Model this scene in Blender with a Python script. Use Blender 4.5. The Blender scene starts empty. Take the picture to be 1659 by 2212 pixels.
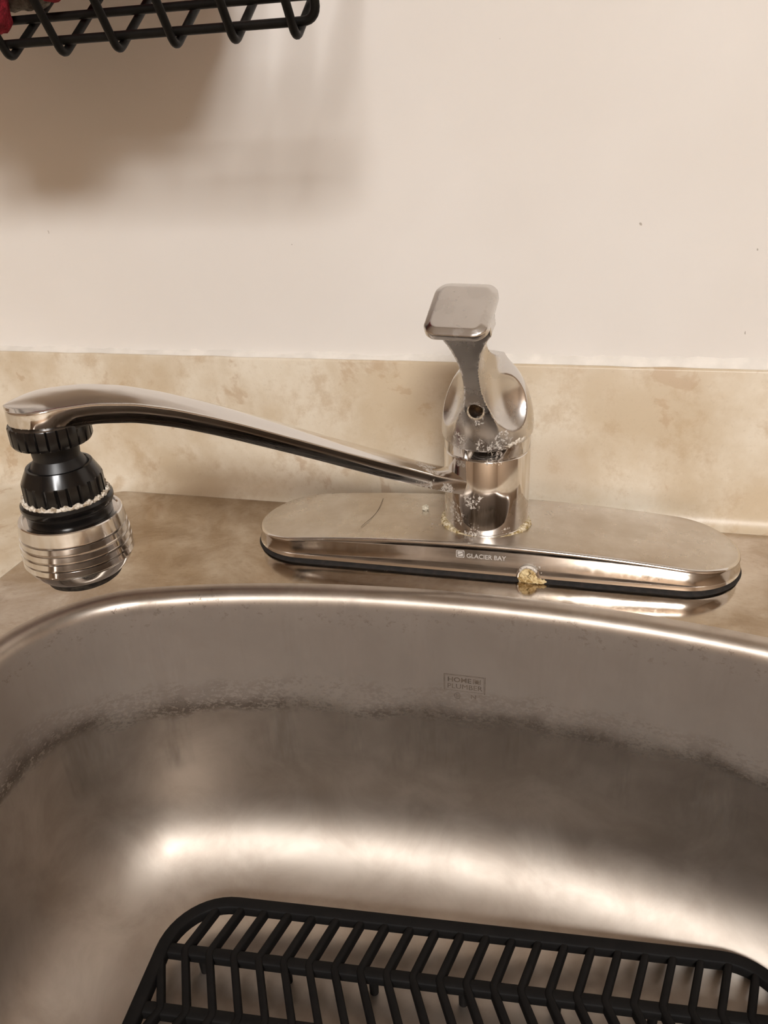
import bpy, bmesh, math, random
import numpy as np
from mathutils import Vector, Matrix, noise as mnoise

random.seed(7)
scene = bpy.context.scene
COL = scene.collection
MM = 0.001

# ---------------------------------------------------------------- camera, world, exposure
YAW, PITCH, ROLL = 0.2660, 0.4600, -0.0501
CAM = (48.53, -384.40, 215.11)
FPX = 1749.8


def make_camera():
    cy, sy, cp, sp = math.cos(YAW), math.sin(YAW), math.cos(PITCH), math.sin(PITCH)
    f = Vector((-sy * cp, cy * cp, -sp))
    r = Vector((cy, sy, 0))
    u = r.cross(f)
    cr, sr = math.cos(ROLL), math.sin(ROLL)
    r2 = r * cr + u * sr
    u2 = u * cr - r * sr
    cd = bpy.data.cameras.new('camera')
    cd.sensor_fit = 'HORIZONTAL'
    cd.sensor_width = 36.0
    cd.lens = 36.0 * FPX / 1659.0
    cd.clip_start = 0.01
    cd.clip_end = 50
    co = bpy.data.objects.new('camera', cd)
    COL.objects.link(co)
    m = Matrix(((r2.x, u2.x, -f.x, CAM[0] * MM), (r2.y, u2.y, -f.y, CAM[1] * MM), (r2.z, u2.z, -f.z, CAM[2] * MM), (0, 0, 0, 1)))
    co.matrix_world = m
    scene.camera = co


make_camera()
world = bpy.data.worlds.new('world')
scene.world = world
world.use_nodes = True
world.node_tree.nodes['Background'].inputs[0].default_value = (1.0, 0.9, 0.8, 1)
world.node_tree.nodes['Background'].inputs[1].default_value = 0.02

LAMP_POS = (430, -2000, 1400)
LAMP_STRENGTH = 58.0
scene.view_settings.view_transform = 'Standard'
scene.view_settings.look = 'None'
scene.view_settings.exposure = 0.0
scene.view_settings.gamma = 1.0
scene.view_settings.use_curve_mapping = False
scene.cycles.use_denoising = True
scene.cycles.use_light_tree = False
scene.cycles.max_bounces = 7
scene.cycles.diffuse_bounces = 3
scene.cycles.glossy_bounces = 5
scene.cycles.adaptive_threshold = 0.06
scene.cycles.sample_clamp_indirect = 6.0


# ---------------------------------------------------------------- material helpers
class NT:
    """small node-tree writer"""

    def __init__(self, name):
        self.m = bpy.data.materials.new(name)
        self.m.use_nodes = True
        self.t = self.m.node_tree
        self.b = self.t.nodes['Principled BSDF']
        self.co = self.t.nodes.new('ShaderNodeTexCoord').outputs['Object']

    def n(self, kind, **kw):
        nd = self.t.nodes.new(kind)
        for k, v in kw.items():
            setattr(nd, k, v)
        return nd

    def link(self, a, b):
        self.t.links.new(a, b)

    def set(self, sock, v):
        if hasattr(v, 'is_linked') or isinstance(v, bpy.types.NodeSocket):
            self.link(v, sock)
        else:
            sock.default_value = v

    def scaled(self, s):
        mp = self.n('ShaderNodeMapping')
        self.link(self.co, mp.inputs[0])
        mp.inputs['Scale'].default_value = s
        return mp.outputs[0]

    def noise(self, scale, detail=4.0, rough=0.55, vec=None, dist=0.0):
        nd = self.n('ShaderNodeTexNoise')
        self.link(vec if vec is not None else self.co, nd.inputs['Vector'])
        nd.inputs['Scale'].default_value = scale
        nd.inputs['Detail'].default_value = detail
        nd.inputs['Roughness'].default_value = rough
        nd.inputs['Distortion'].default_value = dist
        return nd.outputs['Fac']

    def ramp(self, fac, lo, hi, a=0.0, b=1.0):
        nd = self.n('ShaderNodeMapRange')
        nd.interpolation_type = 'SMOOTHSTEP'
        self.set(nd.inputs['Value'], fac)
        nd.inputs['From Min'].default_value = lo
        nd.inputs['From Max'].default_value = hi
        nd.inputs['To Min'].default_value = a
        nd.inputs['To Max'].default_value = b
        return nd.outputs['Result']

    def math(self, op, a, b=0.0):
        nd = self.n('ShaderNodeMath', operation=op)
        self.set(nd.inputs[0], a)
        self.set(nd.inputs[1], b)
        return nd.outputs[0]

    def mix(self, fac, a, b):
        nd = self.n('ShaderNodeMix', data_type='RGBA')
        self.set(nd.inputs['Factor'], fac)
        self.set(nd.inputs[6], a if not isinstance(a, tuple) else (*a, 1))
        self.set(nd.inputs[7], b if not isinstance(b, tuple) else (*b, 1))
        return nd.outputs[2]

    def spot(self, p, r, soft=0.6):
        """1 near point p (mm), 0 beyond r (mm)"""
        nd = self.n('ShaderNodeVectorMath', operation='DISTANCE')
        self.link(self.co, nd.inputs[0])
        nd.inputs[1].default_value = [c * MM for c in p]
        return self.ramp(nd.outputs['Value'], r * MM * (1 - soft), r * MM, 1, 0)

    def axis(self, i):
        nd = self.n('ShaderNodeSeparateXYZ')
        self.link(self.co, nd.inputs[0])
        return nd.outputs[i]

    def band(self, sock, lo, hi, soft):
        """1 inside lo..hi (mm)"""
        a = self.ramp(sock, (lo - soft) * MM, lo * MM)
        b = self.ramp(sock, hi * MM, (hi + soft) * MM, 1, 0)
        return self.math('MULTIPLY', a, b)

    def bump(self, h, strength, dist):
        nd = self.n('ShaderNodeBump')
        nd.inputs['Strength'].default_value = strength
        nd.inputs['Distance'].default_value = dist * MM
        self.link(h, nd.inputs['Height'])
        self.link(nd.outputs[0], self.b.inputs['Normal'])

    def out(self, color=None, rough=None, metal=None, **kw):
        if color is not None:
            self.set(self.b.inputs['Base Color'], color if not isinstance(color, tuple) else (*color, 1))
        if rough is not None:
            self.set(self.b.inputs['Roughness'], rough)
        if metal is not None:
            self.set(self.b.inputs['Metallic'], metal)
        for k, v in kw.items():
            self.set(self.b.inputs[k], v)
        return self.m


def plain(name, color, rough=0.5, metal=0.0, nscale=None, namt=0.15):
    t = NT(name)
    c = tuple(color)
    if nscale:
        d = tuple(x * (1 - namt) for x in c)
        c = t.mix(t.ramp(t.noise(nscale), 0.35, 0.65), d, tuple(color))
    return t.out(c, rough, metal)


def chrome(name, spots=(), amount=0.5, base=0.80, rough=0.06, film=0.0, crust=(0.62, 0.56, 0.48), tint=(1, 0.97, 0.94), top_film=0.0):
    """polished plating with limescale where spots (point, radius) say"""
    t = NT(name)
    col = tuple(base * k for k in tint)
    fog = t.noise(45, 5, 0.6)
    r = t.ramp(fog, 0.35, 0.75, rough, rough + 0.12 + film)
    if top_film:
        g = t.n('ShaderNodeNewGeometry')
        sp = t.n('ShaderNodeSeparateXYZ')
        t.link(g.outputs['True Normal'], sp.inputs[0])
        up = t.ramp(sp.outputs[2], 0.93, 0.985)
        r = t.math('ADD', r, t.math('MULTIPLY', up, top_film))
        col = t.mix(t.math('MULTIPLY', up, t.ramp(t.noise(30, 6, .65), .3, .7, .35, .9)), col, (0.50, 0.445, 0.385))
    m = None
    for p, rad in spots:
        s = t.spot(p, rad)
        m = s if m is None else t.math('MAXIMUM', m, s)
    if m is None:
        m = t.math('ADD', 0.0, 0.0)
    fine = t.noise(900, 8, 0.72)
    coarse = t.noise(170, 4, 0.6)
    f = t.math('ADD', t.math('MULTIPLY', fine, 0.62), t.math('MULTIPLY', coarse, 0.38))
    thr = t.math('SUBTRACT', 0.78, t.math('MULTIPLY', m, 0.26 * (0.5 + amount)))
    mask = t.ramp(t.math('SUBTRACT', f, thr), 0.0, 0.05)
    mask = t.math('MULTIPLY', mask, 0.8)
    c = t.mix(mask, col, crust)
    metal = t.math('SUBTRACT', 1.0, t.math('MULTIPLY', mask, 0.9))
    r2 = t.math('ADD', r, t.math('MULTIPLY', mask, 0.55))
    t.bump(mask, 0.35, 0.3)
    return t.out(c, r2, metal)


# ---------------------------------------------------------------- mesh helpers (all in mm)
def add_obj(name, me, mat, parent=None):
    o = bpy.data.objects.new(name, me)
    COL.objects.link(o)
    if mat is not None:
        me.materials.append(mat)
    if parent is not None:
        o.parent = parent
        o.matrix_parent_inverse = PINV[parent.name]
    PINV[o.name] = Matrix.Identity(4)
    return o


PINV = {}


def mesh(name, verts, faces, mat, parent=None, sharp=35, smooth=True):
    me = bpy.data.meshes.new(name)
    me.from_pydata([(v[0] * MM, v[1] * MM, v[2] * MM) for v in verts], [], faces)
    me.validate()
    bm = bmesh.new()
    bm.from_mesh(me)
    bmesh.ops.recalc_face_normals(bm, faces=bm.faces)
    bm.to_mesh(me)
    bm.free()
    if smooth:
        for p in me.polygons:
            p.use_smooth = True
        me.set_sharp_from_angle(angle=math.radians(sharp))
    me.update()
    return add_obj(name, me, mat, parent)


def tag(o, label, cat, group=None, kind=None):
    o['label'] = label
    o['category'] = cat
    if group:
        o['group'] = group
    if kind:
        o['kind'] = kind
    return o


def structure(o):
    o['kind'] = 'structure'
    return o


def empty(name, loc, label, cat):
    o = bpy.data.objects.new(name, None)
    COL.objects.link(o)
    o.location = [c * MM for c in loc]
    o.empty_display_size = 0.02
    PINV[o.name] = Matrix.Translation(Vector(o.location)).inverted()
    return tag(o, label, cat)


class MB:
    def __init__(self):
        self.v = []
        self.f = []

    def add(self, v, f):
        k = len(self.v)
        self.v += [tuple(map(float, p)) for p in v]
        self.f += [tuple(i + k for i in q) for q in f]

    def box(self, lo, hi):
        x0, y0, z0 = lo
        x1, y1, z1 = hi
        self.add([(x0, y0, z0), (x1, y0, z0), (x1, y1, z0), (x0, y1, z0), (x0, y0, z1), (x1, y0, z1), (x1, y1, z1), (x0, y1, z1)],
                 [(0, 3, 2, 1), (4, 5, 6, 7), (0, 1, 5, 4), (1, 2, 6, 5), (2, 3, 7, 6), (3, 0, 4, 7)])

    def rings(self, rs, close=True, cap0=False, cap1=False):
        n = len(rs[0])
        v = [p for r in rs for p in r]
        f = []
        for i in range(len(rs) - 1):
            for j in range(n if close else n - 1):
                a, b = i * n + j, i * n + (j + 1) % n
                f.append((a, b, b + n, a + n))
        if cap0:
            f.append(tuple(range(n))[::-1])
        if cap1:
            f.append(tuple((len(rs) - 1) * n + j for j in range(n)))
        self.add(v, f)

    def lathe(self, prof, c=(0, 0), seg=96, cap0=True, cap1=True, wob=None):
        rs = []
        for r, z in prof:
            ring = []
            for j in range(seg):
                a = 2 * math.pi * j / seg
                rr = r if wob is None else wob(r, z, a)
                ring.append((c[0] + rr * math.cos(a), c[1] + rr * math.sin(a), z))
            rs.append(ring)
        self.rings(rs, True, cap0, cap1)

    def tube(self, pts, r, seg=12):
        P = [Vector(p) for p in pts]
        rs = []
        nrm = None
        for i, p in enumerate(P):
            t = ((P[min(i + 1, len(P) - 1)] - P[max(i - 1, 0)])).normalized()
            if nrm is None:
                nrm = t.orthogonal().normalized()
            nrm = (nrm - t * nrm.dot(t)).normalized()
            bn = t.cross(nrm)
            rs.append([tuple(p + (nrm * math.cos(2 * math.pi * j / seg) + bn * math.sin(2 * math.pi * j / seg)) * r) for j in range(seg)])
        self.rings(rs, True, True, True)

    def build(self, name, mat, parent=None, sharp=35, smooth=True):
        return mesh(name, self.v, self.f, mat, parent, sharp, smooth)


def round_path(pts, rad, n=7):
    """polyline with filleted corners"""
    P = [Vector(p) for p in pts]
    out = [P[0]]
    for i in range(1, len(P) - 1):
        a, b, c = P[i - 1], P[i], P[i + 1]
        d1, d2 = (a - b).normalized(), (c - b).normalized()
        ang = d1.angle(d2)
        L = min(rad / math.tan(ang / 2), (a - b).length * .49, (c - b).length * .49)
        p1, p2 = b + d1 * L, b + d2 * L
        for k in range(n + 1):
            t = k / n
            out.append(p1 * (1 - t) ** 2 + b * 2 * t * (1 - t) + p2 * t * t)
    out.append(P[-1])
    return [tuple(p) for p in out]


# ---- signed-distance modelling, meshed with surface nets
def surface_nets(f, lo, hi, h):
    ax = [np.arange(lo[i], hi[i] + h, h) for i in range(3)]
    X, Y, Z = np.meshgrid(*ax, indexing='ij')
    D = f(X, Y, Z)
    S = D < 0
    n = [len(a) for a in ax]
    acc = np.zeros((n[0] - 1, n[1] - 1, n[2] - 1, 3))
    cnt = np.zeros((n[0] - 1, n[1] - 1, n[2] - 1))
    for axis in range(3):
        o = [a for a in range(3) if a != axis]
        for s0 in (0, 1):
            for s1 in (0, 1):
                sl0 = [slice(0, m - 1) for m in n]
                sl0[o[0]] = slice(s0, n[o[0]] - 1 + s0)
                sl0[o[1]] = slice(s1, n[o[1]] - 1 + s1)
                sl1 = list(sl0)
                sl1[axis] = slice(1, n[axis])
                d0, d1 = D[tuple(sl0)], D[tuple(sl1)]
                c = (d0 < 0) != (d1 < 0)
                t = np.where(c, d0 / np.where(c, d0 - d1, 1), 0)
                acc[..., axis] += np.where(c, t, 0)
                acc[..., o[0]] += np.where(c, s0, 0)
                acc[..., o[1]] += np.where(c, s1, 0)
                cnt += c
    act = cnt > 0
    idx = -np.ones(act.shape, int)
    idx[act] = np.arange(act.sum())
    I = np.argwhere(act)
    V = (I + acc[act] / cnt[act][:, None]) * h + np.array(lo)
    faces = []
    for axis in range(3):
        o = [(axis + 1) % 3, (axis + 2) % 3]
        s0 = [slice(1, m - 1) for m in n]
        s0[axis] = slice(0, n[axis] - 1)
        s1 = list(s0)
        s1[axis] = slice(1, n[axis])
        a, b = S[tuple(s0)], S[tuple(s1)]
        for flip in (0, 1):
            E = np.argwhere((a & ~b) if not flip else (~a & b))
            if not len(E):
                continue
            base = E.copy()
            base[:, o[0]] += 1
            base[:, o[1]] += 1
            q = []
            for e0, e1 in ((0, 0), (1, 0), (1, 1), (0, 1)):
                k = base.copy()
                k[:, o[0]] -= 1 - e0
                k[:, o[1]] -= 1 - e1
                q.append(idx[k[:, 0], k[:, 1], k[:, 2]])
            q = np.stack(q, 1)
            faces.append(q if not flip else q[:, ::-1])
    Fc = np.concatenate(faces)

    def grad(P):
        e = 0.05
        g = []
        for i in range(3):
            a, b = P.copy(), P.copy()
            a[:, i] += e
            b[:, i] -= e
            g.append((f(*a.T) - f(*b.T)) / (2 * e))
        return np.stack(g, 1)

    for _ in range(4):
        g = grad(V)
        V = V - np.clip(f(*V.T)[:, None] * g / np.maximum((g * g).sum(1), .05)[:, None], -h * .5, h * .5)
    return V, Fc


def sdf_mesh(name, f, lo, hi, h, mat, parent=None, xform=None, sharp=38):
    V, Fc = surface_nets(f, lo, hi, h)
    if xform is not None:
        V = np.array([tuple(xform @ Vector(v)) for v in V])
    return mesh(name, V.tolist(), [tuple(map(int, q)) for q in Fc], mat, parent, sharp)


def smin(a, b, k):
    hh = np.clip(0.5 + 0.5 * (b - a) / k, 0, 1)
    return b + (a - b) * hh - k * hh * (1 - hh)


def smax(a, b, k):
    return -smin(-a, -b, k)


def ellipsoid(px, py, pz, rx, ry, rz):
    k0 = np.sqrt((px / rx) ** 2 + (py / ry) ** 2 + (pz / rz) ** 2)
    k1 = np.sqrt((px / rx ** 2) ** 2 + (py / ry ** 2) ** 2 + (pz / rz ** 2) ** 2) + 1e-9
    return k0 * (k0 - 1) / k1


def rbox(px, py, pz, hx, hy, hz, r):
    qx, qy, qz = np.abs(px) - hx + r, np.abs(py) - hy + r, np.abs(pz) - hz + r
    return np.sqrt(np.maximum(qx, 0) ** 2 + np.maximum(qy, 0) ** 2 + np.maximum(qz, 0) ** 2) + np.minimum(np.maximum(qx, np.maximum(qy, qz)), 0) - r


# ---------------------------------------------------------------- materials
def mat_wall():
    t = NT('painted_wall')
    c = t.mix(t.ramp(t.noise(6, 3), 0.35, 0.65), (0.81, 0.765, 0.715), (0.845, 0.805, 0.76))
    sp = t.ramp(t.noise(160, 2, 0.4), 0.795, 0.81)
    c = t.mix(t.math('MULTIPLY', sp, 0.6), c, (0.25, 0.2, 0.15))
    return t.out(c, 0.55)


def mat_laminate():
    t = NT('beige_laminate')
    a = t.noise(14, 6, 0.6)
    b = t.noise(55, 6, 0.65)
    c = t.mix(t.ramp(a, 0.35, 0.65), (0.60, 0.485, 0.34), (0.78, 0.70, 0.575))
    c = t.mix(t.math('MULTIPLY', t.ramp(b, 0.5, 0.72), 0.5), c, (0.46, 0.315, 0.17))
    c = t.mix(t.math('MULTIPLY', t.ramp(t.noise(38, 5, 0.6, dist=0.4), 0.60, 0.66), 0.45), c, (0.45, 0.29, 0.16))
    c = t.mix(t.math('MULTIPLY', t.ramp(t.noise(600, 4, 0.7), 0.55, 0.75), 0.25), c, (0.40, 0.30, 0.2))
    # rust-brown stain and painted-in tap shadow on either side of the tap
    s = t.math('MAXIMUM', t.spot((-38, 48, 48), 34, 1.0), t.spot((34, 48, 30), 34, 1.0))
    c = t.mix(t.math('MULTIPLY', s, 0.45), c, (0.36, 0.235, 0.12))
    sp = t.ramp(t.noise(330, 2, 0.3), 0.815, 0.825)
    c = t.mix(sp, c, (0.05, 0.035, 0.02))
    return t.out(c, 0.38)


def mat_steel(name, deck):
    t = NT(name)
    streak = t.noise(1.0, 5, 0.6, vec=t.scaled((70, 900, 900) if deck else (60, 60, 1400)))
    blot = t.noise(26, 6, 0.65, dist=0.5)
    if deck:
        c = t.mix(t.ramp(blot, 0.35, 0.66), (0.40, 0.325, 0.25), (0.58, 0.52, 0.455))
        c = t.mix(t.math('MULTIPLY', t.ramp(t.noise(60, 6, 0.7), 0.55, 0.7), 0.4), c, (0.30, 0.225, 0.16))
        c = t.mix(t.math('MULTIPLY', t.ramp(t.noise(1.0, 6, 0.75, vec=t.scaled((260, 700, 700))), 0.52, 0.68), 0.35), c, (0.27, 0.20, 0.14))
        r = t.ramp(blot, 0.3, 0.7, 0.19, 0.08)
        r = t.math('ADD', r, t.math('MULTIPLY', t.ramp(t.noise(180, 5, 0.7), 0.5, 0.8), 0.18))
    else:
        z = t.axis(2)
        c = t.mix(t.ramp(blot, 0.3, 0.7), (0.42, 0.36, 0.305), (0.52, 0.46, 0.40))
        # vertical grime runs on the upper wall
        runs = t.noise(1.0, 4, 0.6, vec=t.scaled((45, 45, 8)))
        runs = t.math('MULTIPLY', t.ramp(runs, 0.50, 0.72), t.band(z, -95, -12, 20))
        c = t.mix(t.math('MULTIPLY', runs, 0.8), c, (0.26, 0.215, 0.175))
        # scum line left by standing water
        w = t.noise(18, 4, 0.6)
        zz = t.math('ADD', z, t.math('MULTIPLY', t.math('SUBTRACT', w, 0.5), 0.035))
        line = t.band(zz, -68, -56, 7)
        grain = t.noise(1.0, 8, 0.75, vec=t.scaled((330, 330, 620)))
        patch = t.noise(22, 3, 0.6)
        sc = t.math('MULTIPLY', t.ramp(t.math('ADD', grain, t.math('MULTIPLY', t.math('SUBTRACT', patch, 0.5), 0.5)), 0.49, 0.525), line)
        top = t.band(zz, -16, -9, 5)
        sc2 = t.math('MULTIPLY', t.ramp(t.noise(1.0, 8, 0.75, vec=t.scaled((230, 230, 300))), 0.55, 0.62), top)
        sc = t.math('MAXIMUM', sc, sc2)
        c = t.mix(t.math('MULTIPLY', sc, 0.9), c, (0.085, 0.055, 0.035))
        # dull hard-water film down to the scum line
        film = t.math('MULTIPLY', t.ramp(t.math('ADD', zz, t.math('MULTIPLY', t.math('SUBTRACT', grain, 0.5), 0.03)), -74 * MM, -58 * MM), t.ramp(z, -3 * MM, -10 * MM))
        c = t.mix(t.math('MULTIPLY', film, 0.75), c, (0.33, 0.275, 0.235))
        r = t.ramp(t.noise(35, 5, 0.6), 0.3, 0.7, 0.48, 0.55)
        r = t.math('ADD', r, t.math('MULTIPLY', t.math('MAXIMUM', sc, runs), 0.15))
        # the rolled rim is rubbed bright
        rim = t.ramp(z, -9 * MM, -4 * MM)
        r = t.math('SUBTRACT', r, t.math('MULTIPLY', rim, 0.20))
        tg = t.n('ShaderNodeTangent', direction_type='RADIAL', axis='Z')
        t.link(tg.outputs[0], t.b.inputs['Tangent'])
        t.b.inputs['Anisotropic'].default_value = 0.2
    t.bump(streak, 0.10 if deck else 0.12, 0.05)
    return t.out(c, r, 1.0 if deck else t.math('SUBTRACT', 1.0, t.math('MULTIPLY', film, 0.45)))


M = {}
M['wall'] = mat_wall()
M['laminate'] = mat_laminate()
M['deck'] = mat_steel('worn_steel_deck', True)
M['bowl'] = mat_steel('brushed_steel_bowl', False)
M['caulk'] = plain('white_caulk', (0.86, 0.81, 0.74), 0.5, 0, 60, 0.12)
M['ceiling'] = plain('ceiling_paint', (0.88, 0.84, 0.79), 0.8, 0, 3, 0.05)
M['room'] = plain('room_paint', (0.34, 0.235, 0.15), 0.7, 0, 3, 0.08)
M['floor'] = plain('brown_floor', (0.09, 0.06, 0.04), 0.5, 0, 8, 0.3)
M['black_rubber'] = plain('black_rubber', (0.006, 0.005, 0.0045), 0.65, 0, 120, 0.3)
M['black_plastic'] = plain('black_plastic', (0.005, 0.0045, 0.0045), 0.2, 0, 120, 0.3)
M['black_wire'] = plain('black_coated_wire', (0.007, 0.006, 0.005), 0.45, 0, 200, 0.3)
for k_ in ('black_rubber', 'black_wire'):
    M[k_].node_tree.nodes['Principled BSDF'].inputs['Specular IOR Level'].default_value = 0.16
M['gasket'] = plain('dirty_gasket', (0.016, 0.011, 0.008), 0.75, 0, 300, 0.7)


# ---------------------------------------------------------------- room shell
WALL_Y = 54.0


def room():
    X0, X1, Y0, Z0, Z1 = -1500, 1900, -2800, -900, 1500
    def bx(name, lo, hi, mat):
        b = MB()
        b.box(lo, hi)
        return structure(b.build(name, mat, smooth=False))
    bx('wall_back', (X0, WALL_Y, Z0), (X1, WALL_Y + 100, Z1), M['wall'])
    bx('wall_front', (X0, Y0 - 100, Z0), (X1, Y0, Z1), M['room'])
    bx('wall_left', (X0 - 100, Y0 - 100, Z0), (X0, WALL_Y + 100, Z1), M['room'])
    bx('wall_right', (X1, Y0 - 100, Z0), (X1 + 100, WALL_Y + 100, Z1), M['room'])
    bx('floor', (X0 - 100, Y0 - 100, Z0 - 50), (X1 + 100, WALL_Y + 100, Z0), M['floor'])
    bx('ceiling', (X0 - 100, Y0 - 100, Z1), (X1 + 100, WALL_Y + 100, Z1 + 50), M['ceiling'])


room()


def ceiling_lamp():
    x, y, z = LAMP_POS
    t = empty('ceiling_lamp', (x, y, 1500), 'round white ceiling lamp behind the viewer lighting the sink', 'lamp')
    b = MB()
    b.lathe([(372, 1500), (372, 1470), (362, 1460)], (x, y), 48)
    b.build('lamp_base', plain('lamp_enamel', (0.8, 0.8, 0.78), 0.4), t)
    e = NT('lamp_glass')
    e.out((0.9, 0.9, 0.9), 0.4, 0)
    e.b.inputs['Emission Color'].default_value = (1.0, 0.99, 0.98, 1)
    e.b.inputs['Emission Strength'].default_value = LAMP_STRENGTH
    b = MB()
    b.lathe([(360, 1459), (355, 1438), (320, 1408), (240, 1380), (120, 1364), (1, 1360)], (x, y), 20)
    b.build('lamp_glass', e.m, t)


ceiling_lamp()


# ---------------------------------------------------------------- countertop with coved splash
SPL_Y, SPL_Z = 47.9, 88.4


def flat_with_hole(outer, inner, z):
    """triangulated sheet between two loops (mm)"""
    bm = bmesh.new()
    es = []
    for loop in (outer, inner):
        vs = [bm.verts.new((p[0], p[1], z)) for p in loop]
        es += [bm.edges.new((vs[i], vs[(i + 1) % len(vs)])) for i in range(len(vs))]
    bmesh.ops.triangle_fill(bm, use_beauty=True, edges=es, normal=(0, 0, 1))
    bm.verts.index_update()
    v = [tuple(q.co) for q in bm.verts]
    f = [tuple(q.index for q in p.verts) for p in bm.faces]
    bm.free()
    return v, f


def countertop():
    t = empty('countertop', (0, -250, -40), 'beige mottled laminate countertop with coved backsplash behind the sink', 'countertop')
    CT = -3.0
    b = MB()
    outer = [(-1400, -600), (1400, -600), (1400, 36), (-1400, 36)]
    inner = [(-236, -432), (236, -432), (236, 22), (-236, 22)]
    for zz in (CT, CT - 36):
        v, f = flat_with_hole(outer, inner, zz)
        b.add(v, f)
    for loop in (outer, inner):
        b.rings([[(*p, CT) for p in loop], [(*p, CT - 36) for p in loop]])
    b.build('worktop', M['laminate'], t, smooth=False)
    prof = [(36, CT - 0.01)]
    R = SPL_Y - 36
    for k in range(9):
        a = math.pi / 2 * k / 8
        prof.append((36 + R * math.sin(a), CT + R * (1 - math.cos(a))))
    prof += [(SPL_Y, SPL_Z - 1.2), (SPL_Y + 0.6, SPL_Z - 0.3), (SPL_Y + 1.5, SPL_Z), (WALL_Y - 0.1, SPL_Z), (WALL_Y - 0.1, CT - 36), (36, CT - 36)]
    b = MB()
    b.rings([[(x, p[0], p[1]) for p in prof] for x in (-1400, 1400)], True, True, True)
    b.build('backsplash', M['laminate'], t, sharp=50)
    # hand-smeared bead of caulk along the top edge
    b = MB()
    rs = []
    for i in range(281):
        x = -420 + 840 * i / 280
        w = 2.6 + 1.8 * mnoise.noise((x * .035, 3.1, 0)) + 1.0 * mnoise.noise((x * .16, 7, 0))
        w = max(0.7, w + (1.6 if x > -30 else -0.4))
        d = max(0.5, 2.6 + 1.6 * mnoise.noise((x * .05, 11, 4)))
        rs.append([(x, WALL_Y + .3, SPL_Z - .2), (x, WALL_Y - d - 1.6, SPL_Z + 0.05), (x, WALL_Y - d * .75, SPL_Z + .5 * w), (x, WALL_Y - .25, SPL_Z + w), (x, WALL_Y + .3, SPL_Z + w + .1)])
    b.rings(rs, True, True, True)
    b.build('caulk_bead', M['caulk'], t, sharp=60)


countertop()


# ---------------------------------------------------------------- sink
RC = 75.0
XE = 165.0


def rear_y(x):
    return -46.0 - 0.00072 * x * x - 5e-9 * x ** 4


def bowl_outline():
    """closed list of (point, outward normal)"""
    o = []
    n = 60
    for i in range(n + 1):
        x = XE - 2 * XE * i / n
        s = -(2 * 0.00072 * x + 4 * 5e-9 * x ** 3)
        l = math.hypot(s, 1)
        o.append(((x, rear_y(x)), (-s / l, 1 / l)))
    (px, py), (nx, ny) = o[-1]
    cx, cy = px - nx * RC, py - ny * RC
    a0 = math.atan2(ny, nx)
    for i in range(1, 25):
        a = a0 + (math.pi - a0) * i / 24
        o.append(((cx + RC * math.cos(a), cy + RC * math.sin(a)), (math.cos(a), math.sin(a))))
    xl = cx - RC
    yf = -395.0
    for i in range(1, 16):
        o.append(((xl, cy + (yf + RC - cy) * i / 16), (-1, 0)))
    for i in range(0, 25):
        a = math.pi + math.pi / 2 * i / 24
        o.append(((cx + RC * math.cos(a), yf + RC + RC * math.sin(a)), (math.cos(a), math.sin(a))))
    for i in range(1, 30):
        o.append(((cx + (-2 * cx) * i / 30, yf), (0, -1)))
    for i in range(0, 25):
        a = 1.5 * math.pi + math.pi / 2 * i / 24
        o.append(((-cx + RC * math.cos(a), yf + RC + RC * math.sin(a)), (math.cos(a), math.sin(a))))
    for i in range(1, 16):
        o.append(((-xl, yf + RC + (cy - yf - RC) * i / 16), (1, 0)))
    a1 = math.atan2(ny, -nx)
    for i in range(0, 24):
        a = a1 * i / 24
        o.append(((-cx + RC * math.cos(a), cy + RC * math.sin(a)), (math.cos(a), math.sin(a))))
    return o


FLOOR_Z = -171.0
DRAFT = math.radians(3.0)
FIL, BEND = 9.5, 50.0


def bowl_profile():
    pr = []
    A = math.pi / 2 - DRAFT
    for i in range(11):
        a = A * i / 10
        pr.append((FIL * math.sin(a), -FIL * (1 - math.cos(a))))
    d0, z0 = pr[-1]
    z1 = FLOOR_Z + BEND * (1 - math.cos(A))
    for i in range(1, 13):
        k = i / 12
        pr.append((d0 + (z0 - z1) * k * math.tan(DRAFT), z0 + (z1 - z0) * k))
    d1 = pr[-1][0]
    for i in range(1, 15):
        a = A * (1 - i / 14)
        pr.append((d1 + BEND * (math.sin(A) - math.sin(a)), FLOOR_Z + BEND * (1 - math.cos(a))))
    return pr


PROF = bowl_profile()


def wall_d(z):
    for (d0, z0), (d1, z1) in zip(PROF, PROF[1:]):
        if z1 <= z <= z0:
            return d0 + (d1 - d0) * (z0 - z) / (z0 - z1 + 1e-9)
    return PROF[-1][0]


def rear_wall_y(x, z):
    s = 2 * 0.00072 * x
    return rear_y(x) - wall_d(z) * math.hypot(1, s)


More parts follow.
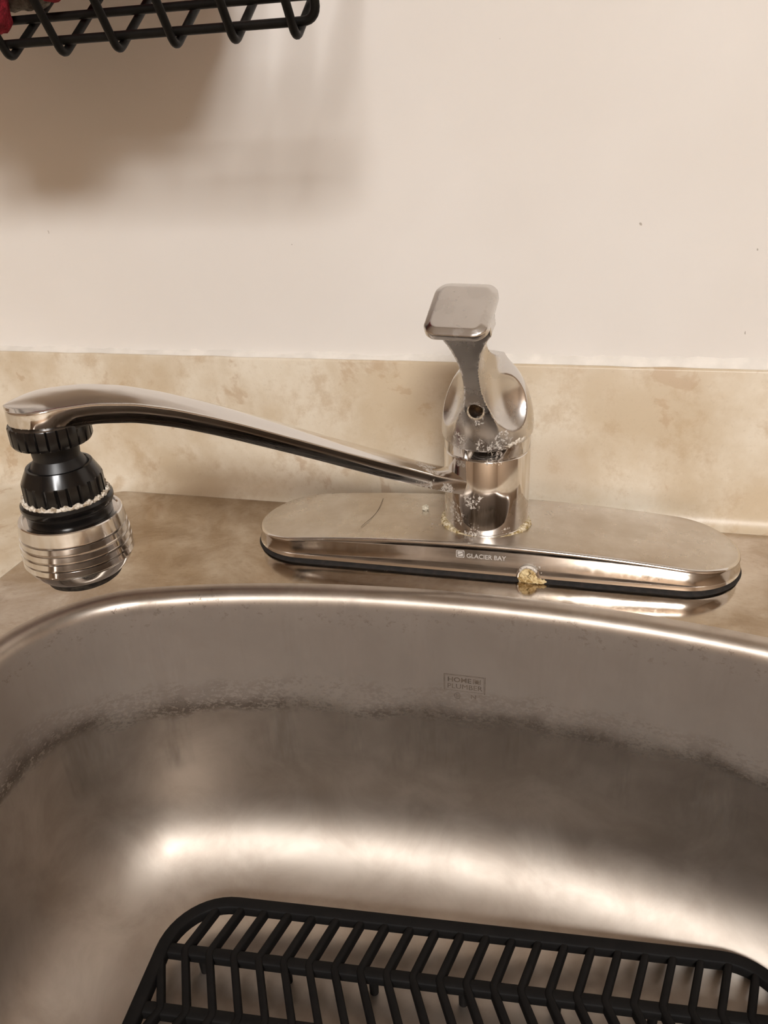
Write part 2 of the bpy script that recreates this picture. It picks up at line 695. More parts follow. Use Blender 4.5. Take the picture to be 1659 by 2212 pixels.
def text_mesh(s, size, bold=0.0, extrude=0.05):
    cu = bpy.data.curves.new('lettering_curve', 'FONT')
    cu.body = s
    cu.size = size
    cu.offset = bold
    cu.resolution_u = 3
    ob = bpy.data.objects.new('lettering_tmp', cu)
    COL.objects.link(ob)
    dg = bpy.context.evaluated_depsgraph_get()
    me = bpy.data.meshes.new_from_object(ob.evaluated_get(dg))
    bm = bmesh.new()
    bm.from_mesh(me)
    bmesh.ops.triangulate(bm, faces=bm.faces)
    bmesh.ops.subdivide_edges(bm, edges=[e for e in bm.edges if e.calc_length() > size * .35], cuts=1)
    bmesh.ops.triangulate(bm, faces=bm.faces)
    bm.verts.index_update()
    v = [tuple(p.co) for p in bm.verts]
    f = [tuple(q.index for q in p.verts) for p in bm.faces]
    bm.free()
    bpy.data.meshes.remove(me)
    bpy.data.objects.remove(ob)
    bpy.data.curves.remove(cu)
    a = np.array(v)
    lo, hi = a.min(0), a.max(0)
    return [((p[0] - lo[0]) / (hi[0] - lo[0]), (p[1] - lo[1]) / (hi[1] - lo[1])) for p in v], f


def ring2d(cx, cy, r0, r1, a0=0, a1=360, n=28, sx=1.0):
    v, f = [], []
    for i in range(n + 1):
        a = math.radians(a0 + (a1 - a0) * i / n)
        for r in (r0, r1):
            v.append((cx + r * sx * math.cos(a), cy + r * math.sin(a)))
    for i in range(n):
        f.append((2 * i, 2 * i + 1, 2 * i + 3, 2 * i + 2))
    return v, f


def rect2d(x0, y0, x1, y1):
    v, f = [], []
    n = max(1, int(abs(x1 - x0) / 1.0))
    for i in range(n + 1):
        x = x0 + (x1 - x0) * i / n
        v += [(x, y0), (x, y1)]
    for i in range(n):
        f.append((2 * i, 2 * i + 2, 2 * i + 3, 2 * i + 1))
    return v, f


def sink():
    t = empty('kitchen_sink', (0, -180, FLOOR_Z), 'worn brushed stainless steel single bowl sink set in the countertop', 'sink')
    ol = bowl_outline()
    # deck: flat sheet, rounded outer corners, rolled edge
    def outer(e):
        x0, x1, y0, y1, r = -252 - e, 252 + e, -445 - e, 39.9 + e, 13 + e
        p = []
        for cx, cy, a0 in ((x1 - r, y1 - r, 0), (x0 + r, y1 - r, 90), (x0 + r, y0 + r, 180), (x1 - r, y0 + r, 270)):
            for i in range(9):
                a = math.radians(a0 + 90 * i / 8)
                p.append((cx + r * math.cos(a), cy + r * math.sin(a)))
        return p
    b = MB()
    v, f = flat_with_hole(outer(-2.0), [p for p, _ in ol], 0.0)
    b.add(v, f)
    b.rings([[(*p, z) for p in outer(e)] for e, z in ((-2.0, 0.0), (-0.9, -0.25), (-0.2, -1.0), (0, -2.0), (0, -3.2))])
    b.build('deck', M['deck'], t, sharp=60)
    b = MB()
    rs = []
    for d, z in PROF:
        rs.append([(p[0] - n[0] * d, p[1] - n[1] * d, z) for p, n in ol])
    last = rs[-1]
    cx, cy = 0, -230
    for k in (0.7, 0.35):
        rs.append([(cx + (q[0] - cx) * k, cy + (q[1] - cy) * k, FLOOR_Z) for q in last])
    b.rings(rs, True, False, True)
    b.build('bowl', M['bowl'], t, sharp=60)
    # stamped maker's mark on the rear wall
    st = NT('stamped_steel')
    ink = st.out(st.mix(st.ramp(st.noise(500, 4, .6), .4, .6), (0.07, 0.05, 0.035), (0.15, 0.11, 0.08)), 0.7, 0.2)
    X0, X1, Z0, Z1 = -13.4, 7.8, -52.0, -42.2
    W, Hh = X1 - X0, Z1 - Z0
    parts = []
    parts.append(rect2d(0, 0, 0.35, Hh)); parts.append(rect2d(0.6, 0.2, 0.75, Hh - .4))
    parts.append(rect2d(W - .9, 0.6, W - .75, Hh - .2)); parts.append(rect2d(W - .35, -0.6, W, Hh))
    parts.append(rect2d(0, Hh - .35, W - .8, Hh - .05)); parts.append(rect2d(.6, Hh - .85, W - .8, Hh - .7))
    parts.append(rect2d(0, -0.1, W, 0.1))
    v, f = text_mesh('HOME', 3, 0.05)
    parts.append(([(2.1 + p[0] * 12.0, 5.2 + p[1] * 2.9) for p in v], f))
    v, f = text_mesh('PLUMBER', 3, 0.0)
    parts.append(([(2.0 + p[0] * 17.8, 1.3 + p[1] * 2.8) for p in v], f))
    parts.append(ring2d(16.9, 6.55, 0.0, 1.05, n=20)); parts.append(ring2d(16.9, 6.55, 1.25, 1.45, 100, 260, 14)); parts.append(ring2d(16.9, 6.55, 1.25, 1.45, -80, 80, 14))
    parts += [rect2d(15.0, 5.1, 15.35, 8.0), rect2d(18.45, 5.1, 18.8, 8.0), rect2d(15.0, 7.75, 16.3, 8.0), rect2d(17.5, 5.1, 18.8, 5.35)]
    # round approval mark and letter below the frame
    parts.append(ring2d(7.2, -3.0, 1.55, 1.85, 50, 310, 24))
    v, f = text_mesh('S', 2, 0.0); parts.append(([(6.3 + p[0] * 1.1, -3.9 + p[1] * 1.9) for p in v], f))
    v, f = text_mesh('B', 2, 0.0); parts.append(([(7.7 + p[0] * 1.0, -4.0 + p[1] * 1.9) for p in v], f))
    v, f = text_mesh('N', 3, 0.0); parts.append(([(14.1 + p[0] * 2.5, -4.0 + p[1] * 2.4) for p in v], f))
    parts.append(ring2d(18.3, -1.8, 0.0, 0.22, n=8))
    b = MB()
    for v, f in parts:
        vv = []
        for (x, z) in v:
            X, Z = X0 + x, Z0 + z
            vv.append((X, rear_wall_y(X, Z) - 0.06, Z))
        b.add(vv, f)
    o = b.build('stamped_mark', ink, t, smooth=False)
    o['label'] = 'stamped lettering HOME PLUMBER in a thin frame'
    return t


sink()


# ---------------------------------------------------------------- faucet
PA, PB = 128.0, 30.7


def obround(d, n=40):
    r = PB - d
    p = []
    L = PA - PB
    for i in range(n + 1):
        a = -math.pi / 2 + math.pi * i / n
        p.append((L + r * math.cos(a), r * math.sin(a)))
    for i in range(1, 24):
        p.append((L - 2 * L * i / 24, r))
    for i in range(n + 1):
        a = math.pi / 2 + math.pi * i / n
        p.append((-L + r * math.cos(a), r * math.sin(a)))
    for i in range(1, 24):
        p.append((-L + 2 * L * i / 24, -r))
    return p


def plate_top(x, y):
    return 18.6 - 5.6 * (x / 105.0) ** 2 - 0.018 * (y + 30)


SPOUT_S = Vector((-0.7625, -0.6470, 0))
SPOUT_Q = Vector((0.6470, -0.7625, 0))


def faucet():
    t = empty('kitchen_faucet', (0, 0, 0), 'chrome single lever kitchen faucet with limescale on the sink deck', 'faucet')
    # --- deck plate
    m_plate = chrome('plate_chrome', [((-24, -6, 18), 14), ((24, -8, 18), 14), ((28, 12, 18), 16), ((30, -31, 6), 9), ((85, -31, 8), 14)], 0.30, 0.76, 0.05, top_film=0.20)
    b = MB()
    rs = []
    for d, k in ((-0.1, 0), (0.25, .07), (0.6, 0.16), (0.85, 0.28), (0.95, 0.45), (0.95, 0.6), (0.8, 0.78), (0.6, 0.9)):
        rs.append([(x, y, 2.4 + (plate_top(x, y) - 1.6 - 2.4) * k / 0.9) for x, y in obround(d)])
    for i in range(1, 6):
        a = math.pi / 2 * i / 5
        d = 0.6 + 1.6 * (1 - math.cos(a))
        rs.append([(x, y, plate_top(x, y) - 1.6 + 1.6 * math.sin(a)) for x, y in obround(d)])
    for d in (5, 10, 16, 22, 27, 30.69):
        rs.append([(x, y, plate_top(x, y)) for x, y in obround(d)])
    b.rings(rs, True, True, False)
    plate = b.build('deck_plate', m_plate, t, sharp=40)
    b = MB()
    b.rings([[(x, y, z) for x, y in obround(e)] for e, z in ((0.9, 2.6), (0.7, 1.2), (-0.3, 0.5), (-0.9, 0.0))], True, True, True)
    b.build('gasket', M['gasket'], plate)
    # maker's lettering on the front face
    etch = plain('etched_lettering', (0.68, 0.64, 0.60), 0.6, 0.2, 900, 0.2)
    v, f = text_mesh('GLACIER BAY', 3, 0.04)
    parts = [([(-6.0 + p[0] * 19.9, 10.35 + p[1] * 2.55) for p in v], f)]
    # emblem: rounded frame with two slanted leaves
    fr = []
    for rr in (2.15, 1.8):
        loop = []
        for cx, cz, a0 in ((1, 1, 0), (-1, 1, 90), (-1, -1, 180), (1, -1, 270)):
            for i in range(6):
                a = math.radians(a0 + 90 * i / 5)
                loop.append((-9.2 + cx * (rr - .6) + .6 * math.cos(a), 12.35 + cz * (rr - .6) + .6 * math.sin(a)))
        fr.append(loop)
    n = len(fr[0])
    parts.append((fr[0] + fr[1], [(i, (i + 1) % n, n + (i + 1) % n, n + i) for i in range(n)]))
    parts.append(([(-10.6, 11.6), (-8.0, 13.1), (-7.8, 13.8), (-10.6, 13.8)], [(0, 1, 2, 3)]))
    parts.append(([(-10.6, 10.9), (-7.8, 10.9), (-7.8, 12.9), (-10.2, 11.5)], [(0, 1, 2, 3)]))
    b = MB()
    for v, f in parts:
        b.add([(x, -PB + 0.82, z) for x, z in v], f)
    o = b.build('lettering', etch, plate, smooth=False)
    o['label'] = 'etched lettering GLACIER BAY with a square emblem'
    # arched drain notch at the bottom edge, packed with yellow crust
    notch = chrome('notch_chrome', [((25, -32, 8), 9)], 0.9, 0.8, 0.1)
    b = MB()
    pts = [(25 + 5.0 * math.cos(a), -PB - 0.1, 2.4 + 6.0 * math.sin(a)) for a in [math.pi * i / 16 for i in range(17)]]
    b.tube(pts, 0.85, 8)
    b.build('notch_rim', notch, plate)
    cr = NT('yellow_crust')
    crust_m = cr.out(cr.mix(cr.ramp(cr.noise(420, 6, .7), .40, .60), (0.36, 0.235, 0.085), (0.72, 0.58, 0.33)), 0.85, 0)
    def fcrust(X, Y, Z):
        nz = np.sin(X * 1.9 + Z * .7) * np.cos(Z * 2.3 - X) * .45 + np.sin(X * 4.1 + 1) * np.sin(Z * 3.7) * .25
        d = ellipsoid(X - 25, Y + PB + .1, Z - 2.0, 4.9, 1.7, 5.6) + nz * .6
        d = smin(d, ellipsoid(X - 29, Y + PB + .9, Z - 1.2, 5.5, 1.6, 1.3) + nz * .5, .6)
        crack = np.abs(X - 25.6 + .6 * np.sin(Z * 2.0)) - .28
        return smax(smax(d, -np.maximum(np.maximum(crack, 2.6 - Z), Z - 6.5), .2), -Z + .05, .2)
    o = sdf_mesh('mineral_crust', fcrust, (17, -35, -1), (37, -27, 10), 0.28, crust_m, plate)
    o['label'] = 'crumbly yellow crust in the notch'

    # --- body
    m_body = chrome('body_chrome', [((-5, -21, 40), 12), ((-14, -16, 28), 13), ((-4, -21, 21), 9), ((12, -18, 20), 6), ((6, -21, 62), 9)], 0.45, 0.76, 0.05)
    b = MB()
    z0 = 17.6
    b.lathe([(21.2, z0), (21.9, z0 + .3), (21.95, z0 + 1.4), (21.6, z0 + 1.7), (21.6, z0 + 2.0), (21.85, z0 + 2.3), (21.85, 59.1), (21.6, 59.5), (21.2, 59.7), (21.2, 60.1), (21.5, 60.3), (21.75, 60.7), (21.75, 70.5), (20, 71)], (0, 0), 128)
    body = b.build('body', m_body, t)
    cr2 = NT('ochre_crust')
    ochre = cr2.out(cr2.mix(cr2.ramp(cr2.noise(500, 6, .7), .38, .62), (0.27, 0.185, 0.06), (0.66, 0.57, 0.42)), 0.9, 0)
    # crust collar where the body meets the plate
    def fcol(X, Y, Z):
        R_ = np.sqrt(X * X + Y * Y)
        A = np.arctan2(Y, X)
        side = np.exp(-((A + .28) / .42) ** 2) + np.exp(-((np.abs(A) - 2.93) / .5) ** 2) * .9 + np.exp(-((A + 2.4) / .35) ** 2) * .5
        nz = np.sin(A * 37) * np.sin(A * 23 + Z * 2) * .4 + np.sin(X * 3.3) * np.sin(Y * 2.9) * np.sin(Z * 3) * .45
        w = .25 + 1.9 * side
        return np.sqrt((R_ - 22.0) ** 2 + ((Z - 18.2) * 1.15) ** 2) - w - nz * (.25 + .5 * side)
    o = sdf_mesh('mineral_crust', fcol, (-26, -26, 16), (26, 26, 22), 0.34, ochre, body)
    o['label'] = 'ochre limescale ring at the foot of the body'

    # --- handle
    TH = math.radians(-7.3)
    rot = Matrix.Rotation(TH, 4, 'Z')
    v_ax = np.array([-.41, .912])
    w_ax = np.array([.912, .41])
    AL = math.radians(33)
    PC = (-0.6, -47.4, 140.3)

    def fhandle(X, Y, Z):
        dome = np.where(Z > 70, ellipsoid(X, Y, Z - 70, 23, 23, 37.5), np.sqrt(X * X + Y * Y) - 23)
        dome = smax(dome, (69.4 + .18 * Y - Z) * .984, .5)
        # neck block leaning forward
        front = (-.894 * (Y + 21.5) - .447 * (Z - 84.0))
        rear = 42.0 - np.sqrt((Y - 2) ** 2 + (Z - 150) ** 2)
        # pad frame
        py = (Y - PC[1]) * math.cos(AL) + (Z - PC[2]) * math.sin(AL)
        pn = -(Y - PC[1]) * math.sin(AL) + (Z - PC[2]) * math.cos(AL)
        blk = np.maximum(np.maximum(front, rear), np.maximum(np.abs(X) - 7.4 - 5 * np.clip((-18 - Y) / 16, 0, 1), pn + 3.0))
        blk = np.maximum(blk, np.maximum(74 - Z, Y - 1))
        d = smin(dome, blk, 5.0)
        for s in (-1, 1):
            dx = X - s * 22.2
            dy, dz = Y + 28, Z - 104
            vv = dy * v_ax[0] + dz * v_ax[1]
            ww = dy * w_ax[0] + dz * w_ax[1]
            d = smax(d, -ellipsoid(dx, ww, vv, 18.3, 24, 33), .5)
        # pad, a bevelled rounded square with a shallow dish
        pad = rbox(X, py, pn + 2.6, 14.0, 15.0, 30, 6.5)
        top = pn
        qx, qy = np.maximum(np.abs(X) - 7.5, 0), np.maximum(np.abs(py) - 8.5, 0)
        bev = np.sqrt(qx * qx + qy * qy) - 6.5
        top = pn + np.clip(bev + 3.0, 0, 9) * .45
        pad = smax(smax(pad, top, .6), -(pn + 4.6), .8)
        d = smin(d, pad, 1.6)
        # grub-screw hole
        hy = (Y + 23) * .35 + 0 * X
        hr = np.sqrt(X * X + ((Z - 86.0) - .25 * (Y + 23)) ** 2) - 4.0
        d = smax(d, -np.maximum(hr, Y + 14), .35)
        # hollow underside
        ins = np.maximum(np.sqrt(X * X + Y * Y) - 21.9, Z - 71 - .12 * Y)
        return np.maximum(d, -ins)

    m_handle = chrome('handle_chrome', [((-3, -24, 82), 8), ((10, -20, 71), 11), ((-11, -20, 70), 9), ((2, -23, 68), 9), ((-2, -23, 89), 7)], 0.5, 0.70, 0.19, 0.08)
    handle = sdf_mesh('handle', fhandle, (-25, -64, 62), (25, 25, 154), 0.72, m_handle, t, rot, 45)
    b = MB()
    c = rot @ Vector((0, -15.2, 87.6))
    b.add([(c.x + 4.3 * math.cos(a), c.y, c.z + 4.3 * math.sin(a)) for a in [2 * math.pi * i / 20 for i in range(20)]], [tuple(range(20))])
    b.build('hole_grime', plain('rusty_grime', (0.16, 0.09, 0.035), 0.9, 0, 900, 0.8), handle)
    b = MB()
    ring = [tuple(rot @ Vector((4.0 * math.cos(a), -22.4 + .35 * math.sin(a), 86.1 + 4.0 * math.sin(a)))) for a in [2 * math.pi * i / 24 for i in range(25)]]
    b.tube(ring, 0.5, 8)
    b.build('hole_rim', plain('chalky_rim', (0.58, 0.47, 0.34), 0.8, 0, 900, 0.5), handle)
    def fsc(X, Y, Z):
        A = np.arctan2(Y, X)
        R_ = np.sqrt(X * X + Y * Y)
        zc = 70.6 + .18 * Y
        amp = np.exp(-((A + 0.75) / .42) ** 2) * 1.0 + np.exp(-((A + 2.1) / .25) ** 2) * .5
        nz = np.sin(X * 2.7 + Z) * np.sin(Z * 2.2) * .4 + np.sin(A * 31) * .25
        return np.sqrt(((R_ - 22.7) * 1.3) ** 2 + ((Z - zc - 1.2 * amp) * .6) ** 2) - 1.25 * amp + .35 - nz * .55
    wh = NT('white_limescale')
    scale_m = wh.out(wh.mix(wh.ramp(wh.noise(500, 6, .7), .38, .62), (0.36, 0.28, 0.19), (0.78, 0.72, 0.63)), 0.9, 0)
    o = sdf_mesh('limescale', fsc, (-25, -25, 62), (25, 5, 78), 0.34, scale_m, handle)
    o['label'] = 'whitish limescale along the lower edge of the handle cap'

    # --- spout
    S = [10, 20, 35, 50, 65, 80, 95, 110, 125, 140, 155, 170, 185, 200, 217]
    ZT = [44.5, 49, 55.5, 63, 70.2, 77.6, 85.1, 92.7, 100.2, 107.3, 113.8, 119.0, 122.0, 122.6, 121.0]
    ZB = [36.5, 40.5, 46.9, 54, 61.1, 68.8, 76.5, 83.9, 91.2, 98.4, 105, 110.3, 113.2, 113.2, 112.5]
    WD = [22, 22, 22.5, 23, 23.5, 24, 24.5, 25, 25.5, 26, 27, 28.5, 30, 31, 31]
    ss = list(np.arange(10, 195, 2.5)) + list(199.5 + 15.5 * np.sin(np.linspace(-.4, math.pi / 2 * .995, 26)))
    def smooth_interp(x, X, Y):
        k = np.interp(np.array([x - 5, x - 2.5, x, x + 2.5, x + 5]), X, Y)
        return float(k @ np.array([.1, .2, .4, .2, .1]))
    rs = []
    for s in ss:
        w = smooth_interp(s, S, WD) / 2
        zt, zb = smooth_interp(s, S, ZT), smooth_interp(s, S, ZB)
        if s > 188:
            zb -= 4.6 * min(1, max(0, (s - 190) / 8)) ** 1.5
        if s > 199.5:
            w = min(w, math.sqrt(max(15.5 ** 2 - (s - 199.5) ** 2, 0.02)))
        cr_, rc = 1.5, min(1.0, w * .9)
        ring = []
        def P(q, z):
            p = SPOUT_S * s + SPOUT_Q * q
            return (p.x, p.y, z)
        for k in range(6):
            a = math.pi / 2 * k / 5
            ring.append(P(w - rc * (1 - math.cos(a)) * 1.0, zt - rc + rc * math.sin(a)))
        for k in range(1, 8):
            q = (w - rc) * (1 - 2 * k / 8)
            ring.append(P(q, zt + cr_ * (1 - (q / max(w, .1)) ** 2)))
        for k in range(6):
            a = math.pi / 2 * k / 5
            ring.append(P(-(w - rc) - rc * math.sin(a), zt - rc + rc * math.cos(a)))
        ti = min(1.5, w * .3)
        ring += [P(-w + ti, zb + .7), P(-w + ti + .25, zb + .2), P(-w + ti + .8, zb), P(w - ti - .8, zb), P(w - ti - .25, zb + .2), P(w - ti, zb + .7)]
        rs.append(ring)
    b = MB()
    b.rings(rs, True, True, True)
    m_sp = chrome('spout_chrome', [((-19, -24, 46), 10), ((-30, -28, 52), 16)], 0.75, 0.80, 0.05)
    spout = b.build('spout', m_sp, t, sharp=28)

    # --- swivel spray head hanging from the spout
    c = (-152.3, -130.8)
    m_shell = chrome('spray_chrome', [((-150, -150, 45), 12)], 0.4, 0.80, 0.06)
    pr = [(18.4, 74.2), (18.9, 75.0), (19.9, 75.0), (20.3, 74.6), (21.0, 69.4)]
    z = 69.4
    for k in range(4):
        r0 = [21.0, 21.5, 21.7, 21.6][k]
        pr += [(r0 - .9, z - .15), (r0 - .9, z - .75), (r0 + .15, z - .95), (r0 + .35, z - 3.1)]
        z -= 3.25
    pr += [(20.7, z - .2), (20.7, z - .8), (21.3, z - 1.0), (20.0, 53.0), (18.2, 50.6), (17.2, 49.7), (15.4, 49.4)]
    b = MB()
    b.lathe(pr, c, 96, True, True)
    shell = b.build('spray_head', m_shell, t, sharp=25)
    bp = M['black_plastic']
    def knurl(n, dep):
        return lambda r, z, a: r - (dep if math.cos(a * n) > .72 else 0)
    b = MB()
    b.lathe([(12.5, 114.6), (14.9, 114.4), (15.2, 113.8), (15.2, 107.4), (14.5, 106.2), (12, 105.8)], c, 192, wob=knurl(24, .5))
    b.build('threaded_nut', bp, shell, sharp=30)
    b = MB()
    b.lathe([(9.4, 107), (9.0, 101), (8.8, 99.5), (10.2, 97.2), (11.3, 95), (11, 93)], c, 64)
    b.build('swivel_ball', plain('worn_black_plastic', (0.008, 0.007, 0.007), 0.4, 0, 90, 0.3), shell)
    b = MB()
    b.lathe([(10.6, 95.2), (11.6, 96.3), (12.6, 96.2), (15.2, 91.2), (15.5, 90.4), (15.7, 83.2), (14.5, 82.8)], c, 192, wob=lambda r, z, a: r - (.55 if (math.cos(a * 22) > .75 and z < 91) else 0))
    b.build('collar', bp, shell, sharp=30)
    b = MB()
    b.lathe([(14, 82.9), (17.0, 82.6), (17.9, 81.6), (18.0, 80.3), (17.2, 78.4), (16.6, 77.4), (16.6, 74.3)], c, 96)
    b.build('washer', bp, shell)
    def fl(X, Y, Z):
        A = np.arctan2(Y - c[1], X - c[0])
        R_ = np.sqrt((X - c[0]) ** 2 + (Y - c[1]) ** 2)
        nz = np.abs(np.sin(A * 11)) ** 3 * 1.2 * np.clip((Z - 82) / 2, 0, 1) + np.sin(A * 43 + Z * 2) * .3 + np.sin(X * 3) * np.sin(Y * 3.3) * np.sin(Z * 3) * .5
        return np.sqrt((R_ - 15.9) ** 2 + ((Z - 82.9) * .9) ** 2) - .75 - nz * .55
    o = sdf_mesh('limescale', fl, (c[0] - 19, c[1] - 19, 80), (c[0] + 19, c[1] + 19, 87), 0.33, scale_m, shell)
    o['label'] = 'crumbly limescale ring around the black collar'
    b = MB()
    b.lathe([(15.6, 49.8), (15.9, 48.8), (14.8, 46.2), (13.6, 45.6), (11, 45.4)], c, 96, wob=lambda r, z, a: r + .35 * mnoise.noise((math.cos(a) * 4, math.sin(a) * 4, z)))
    b.build('nozzle_ring', plain('grimy_nozzle', (0.045, 0.035, 0.025), 0.6, 0, 400, 0.8), shell)


faucet()


# ---------------------------------------------------------------- rubber mat
def sink_mat():
    OX, OY, ZT = -116.4, -121.3, -155.0
    ang = math.radians(4.93)
    ca, sa = math.cos(ang), math.sin(ang)
    def Wd(x, y, z):
        return (OX + x * ca - y * sa, OY + x * sa + y * ca, ZT + z)
    c = Wd(124, -140, 0)
    t = empty('sink_mat', (c[0], c[1], FLOOR_Z), 'black rubber sink mat with slanted slats lying on the bowl floor', 'mat')
    m = M['black_rubber']
    XA, XB, YA, YB, R = -30.0, 278.0, 0.0, -262.0, 33.0
    def loop(d):
        p = []
        r = R - d
        for cx, cy, a0 in ((XB - R, YA - R, 0), (XA + R, YA - R, 90), (XA + R, YB + R, 180), (XB - R, YB + R, 270)):
            for i in range(13):
                a = math.radians(a0 + 90 * i / 12)
                p.append((cx + r * math.cos(a), cy + r * math.sin(a)))
        return p
    b = MB()
    sec = [(0.6, 0.0), (6.0, 0.0), (6.8, -0.7), (6.8, -5.6), (0.0, -5.6), (0.0, -0.7)]
    rs = [[Wd(x, y, z) for x, y in loop(d)] for d, z in sec]
    b.rings(rs + [rs[0]])
    frame = b.build('frame', m, t, sharp=50)
    def inside(x, y, d):
        cx = min(max(x, XA + R), XB - R)
        cy = max(min(y, YA - R), YB + R)
        r = math.hypot(x - cx, y - cy)
        return (r <= R - d) if r > 0 else True
    def clip(p, q, d):
        """part of segment p-q that is inside the frame"""
        n = 60
        ins = [inside(p[0] + (q[0] - p[0]) * k / n, p[1] + (q[1] - p[1]) * k / n, d) for k in range(n + 1)]
        if not any(ins):
            return None
        a = ins.index(True)
        z = n - ins[::-1].index(True)
        if z <= a:
            return None
        L = lambda k: (p[0] + (q[0] - p[0]) * k / n, p[1] + (q[1] - p[1]) * k / n)
        return L(a), L(z)
    rails = [-32 - 30 * k for k in range(8)]
    for y in rails:
        s = clip((XA - 5, y), (XB + 5, y), 4)
        b = MB()
        (x0, _), (x1, _) = s
        sect = [(-3.0, -1.6), (-2.3, -1.0), (2.3, -1.0), (3.0, -1.6), (3.0, -6.0), (-3.0, -6.0)]
        b.rings([[Wd(x, y + u, z) for u, z in sect] for x in (x0, x1)], True, True, True)
        rl = b.build('rail', m, t, sharp=50)
        for k in range(7):
            x = x0 + 18 + (x1 - x0 - 36) * k / 6
            b2 = MB()
            gx, gy, _ = Wd(x, y, 0)
            b2.lathe([(2.4, ZT - 5.9), (2.2, FLOOR_Z + .1)], (gx, gy), 12)
            b2.build('foot', m, rl)
    for i in range(-3, 25):
        x = 6 + 12.75 * i
        pts = [(x + .5, -5.0), (x - 8.4, -32)]
        kx, ky = pts[-1]
        for k in range(1, 8):
            kx += 12.6 if k % 2 else -12.6
            ky -= 30
            pts.append((kx, ky))
        pts.append((kx + (-4 if k % 2 else 4), ky - 12))
        runs, cur = [], []
        for p, q in zip(pts, pts[1:]):
            s = clip(p, q, 4.5)
            if s is None:
                if cur:
                    runs.append(cur); cur = []
                continue
            if cur and math.hypot(cur[-1][0] - s[0][0], cur[-1][1] - s[0][1]) < 1.0:
                cur.append(s[1])
            else:
                if cur:
                    runs.append(cur)
                cur = [s[0], s[1]]
        if cur:
            runs.append(cur)
        if not runs:
            continue
        for r_ in runs:
            b = MB()
            r_ = [(p[0], p[1], 0) for p in r_]
            r_ = round_path(r_, 4, 3)
            sect = [(-1.8, -1.0), (-1.2, -0.3), (1.2, -0.3), (1.8, -1.0), (1.9, -5.2), (-1.9, -5.2)]
            rs = []
            for j, p in enumerate(r_):
                a, d = Vector(r_[max(j - 1, 0)]), Vector(r_[min(j + 1, len(r_) - 1)])
                tg = (d - a)
                tg = tg.normalized() if tg.length > 1e-6 else Vector((0, -1, 0))
                nx, ny = -tg.y, tg.x
                rs.append([Wd(p[0] + nx * u, p[1] + ny * u, z) for u, z in sect])
            b.rings(rs, True, True, True)
            b.build('slat', m, t, sharp=50)


sink_mat()


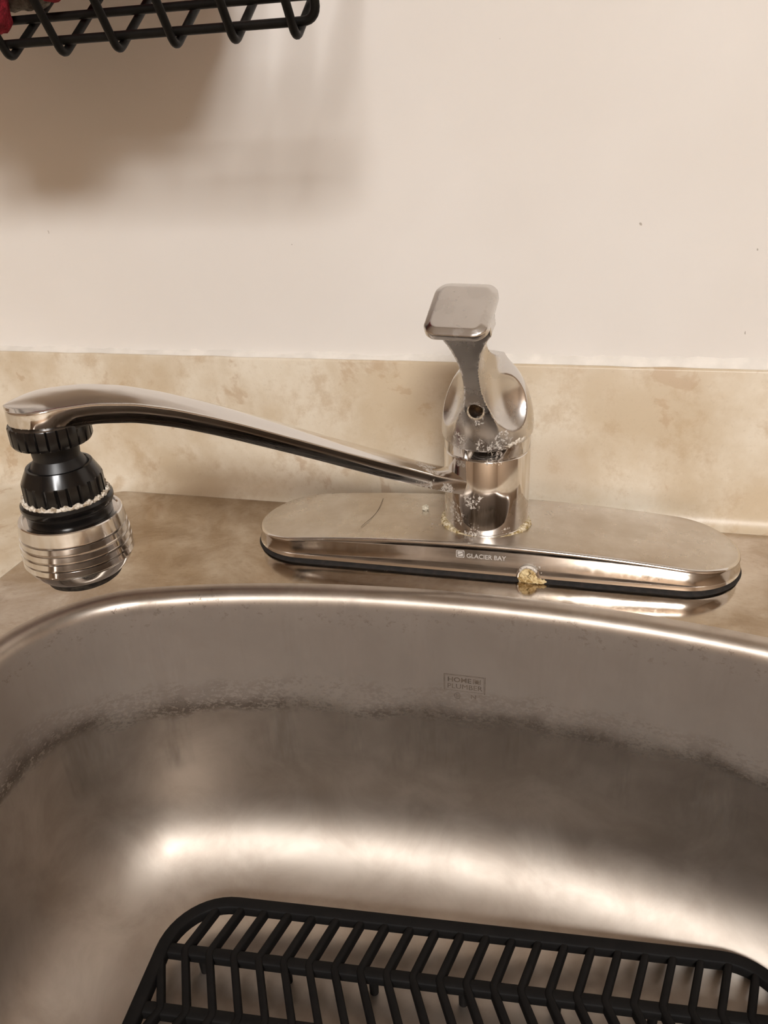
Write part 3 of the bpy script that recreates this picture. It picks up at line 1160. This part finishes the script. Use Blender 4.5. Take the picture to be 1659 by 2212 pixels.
# ---------------------------------------------------------------- wire basket on the wall
def basket():
    t = empty('wire_basket', (-180, 20, 300), 'black wire basket hanging on the wall above the faucet', 'basket')
    m = M['black_wire']
    Y0, Z0, RW = -60.0, 241.0, 1.65
    dz_f, dz_b = 78.0, 70.0
    xs = [-64 - 24.25 * k for k in range(11)]
    for x in xs:
        b = MB()
        b.tube(round_path([(x - 4, Y0 - .63 * dz_f, Z0 + dz_f), (x, Y0, Z0 - 1.2), (x, Y0 + 1.54 * dz_b, Z0 + dz_b)], 4.2), RW)
        b.build('wire', m, t)
    XL, XR = xs[-1] - 9, -56.0
    def rod(name, pts, rad=6):
        b = MB()
        b.tube(round_path(pts, rad), RW)
        b.build(name, m, t)
    rod('rod', [(XR - 1, Y0 + 2 - .3 * 80, Z0 + 84), (XR, Y0 + 2.2, Z0 + 4.4), (XL, Y0 + 2.2, Z0 + 4.4), (XL, Y0 + 2 - .3 * 80, Z0 + 84)])
    rod('rod', [(XL, -44, 254.9), (XR + 1, -44, 254.9)])
    rod('rod', [(XL, Y0 + 1.54 * dz_b - 1, Z0 + dz_b + 2.6), (XR, Y0 + 1.54 * dz_b - 1, Z0 + dz_b + 2.6)])
    rod('rod', [(XL, Y0 - .63 * dz_f + 2, Z0 + dz_f), (XR, Y0 - .63 * dz_f + 2, Z0 + dz_f)])
    # grey pad
    g = NT('grey_fleece')
    gm = g.out(g.mix(g.ramp(g.noise(260, 6, .7), .35, .65), (0.075, 0.06, 0.045), (0.27, 0.235, 0.19)), 0.95)
    g.bump(g.noise(700, 4, .7), 0.9, 1.5)
    def fp(X, Y, Z):
        nz = np.sin(X * .9) * np.sin(Y * 1.1) * np.sin(Z * .8) * .7
        dy, dz = Y + 12, Z - 282.2
        u = dy * .839 + dz * .545
        w = -dy * .545 + dz * .839
        return rbox(X + 212, u, w, 36, 38, 6, 5.5) + nz
    o = sdf_mesh('scrub_pad', fp, (-254, -52, 250), (-170, 45, 336), 1.6, gm, None)
    tag(o, 'grey fuzzy scrubbing pad lying in the wire basket', 'scrubber')
    r = NT('red_terry')
    rm = r.out(r.mix(r.ramp(r.noise(300, 5, .7), .35, .65), (0.20, 0.004, 0.012), (0.42, 0.012, 0.03)), 0.95)
    r.bump(r.noise(600, 4, .7), 1.0, 1.5)
    def fr(X, Y, Z):
        nz = np.sin(X * .7) * np.sin(Y * .8 + 1) * np.sin(Z * .7) * 1.2
        d = rbox(X + 212, Y + 32, Z - 308, 94, 44, 38, 20)
        d = smin(d, rbox(X + 216, Y + 58, Z - 277, 29, 11, 28, 6), 6)
        d = smin(d, ellipsoid(X + 168, Y + 50, Z - 273, 9, 10, 14), 4) + nz * .7
        d = np.maximum(d, np.maximum((244.5 + (Y + 60) / 1.54 - Z) * .84, 248.0 - Z))
        d = np.maximum(d, (-57.0 - .63 * (Z - 241) - Y) * .84)
        return np.maximum(d, 1.0 - fp(X, Y, Z))
    o = sdf_mesh('dishcloth', fr, (-310, -84, 240), (-112, 20, 352), 2.0, rm, None)
    tag(o, 'crumpled red terry dishcloth stuffed in the wire basket', 'cloth')


basket()


# ---------------------------------------------------------------- specks lying on the deck plate
def specks():
    b = MB()
    pts = []
    for i in range(15):
        k = i / 14
        x, y = -61.8 - 2.9 * k + 2.2 * math.sin(k * math.pi), 20.3 - 37.2 * k
        pts.append((x, y, plate_top(x, y) + .25 + .25 * math.sin(k * 9)))
    b.tube(pts, 0.11, 6)
    tag(b.build('stray_hair', plain('dark_hair', (0.05, 0.028, 0.018), 0.5)), 'short dark hair lying on the faucet plate left of the spout root', 'hair')
    mt = plain('chalky_crumb', (0.78, 0.72, 0.58), 0.9, 0, 700, 0.25)
    def fc(X, Y, Z):
        n = np.sin(X * 3.1) * np.sin(Y * 2.7) * np.sin(Z * 3.3) * .5
        return ellipsoid(X + 34.5, Y - 7.1, Z - 18.6, 1.9, 1.7, 1.6) + n
    o = sdf_mesh('limescale_crumb', fc, (-38, 4, 16), (-31, 10, 21), 0.25, mt, None)
    tag(o, 'small yellowish limescale crumb on the faucet plate left of the body', 'crumb')


specks()
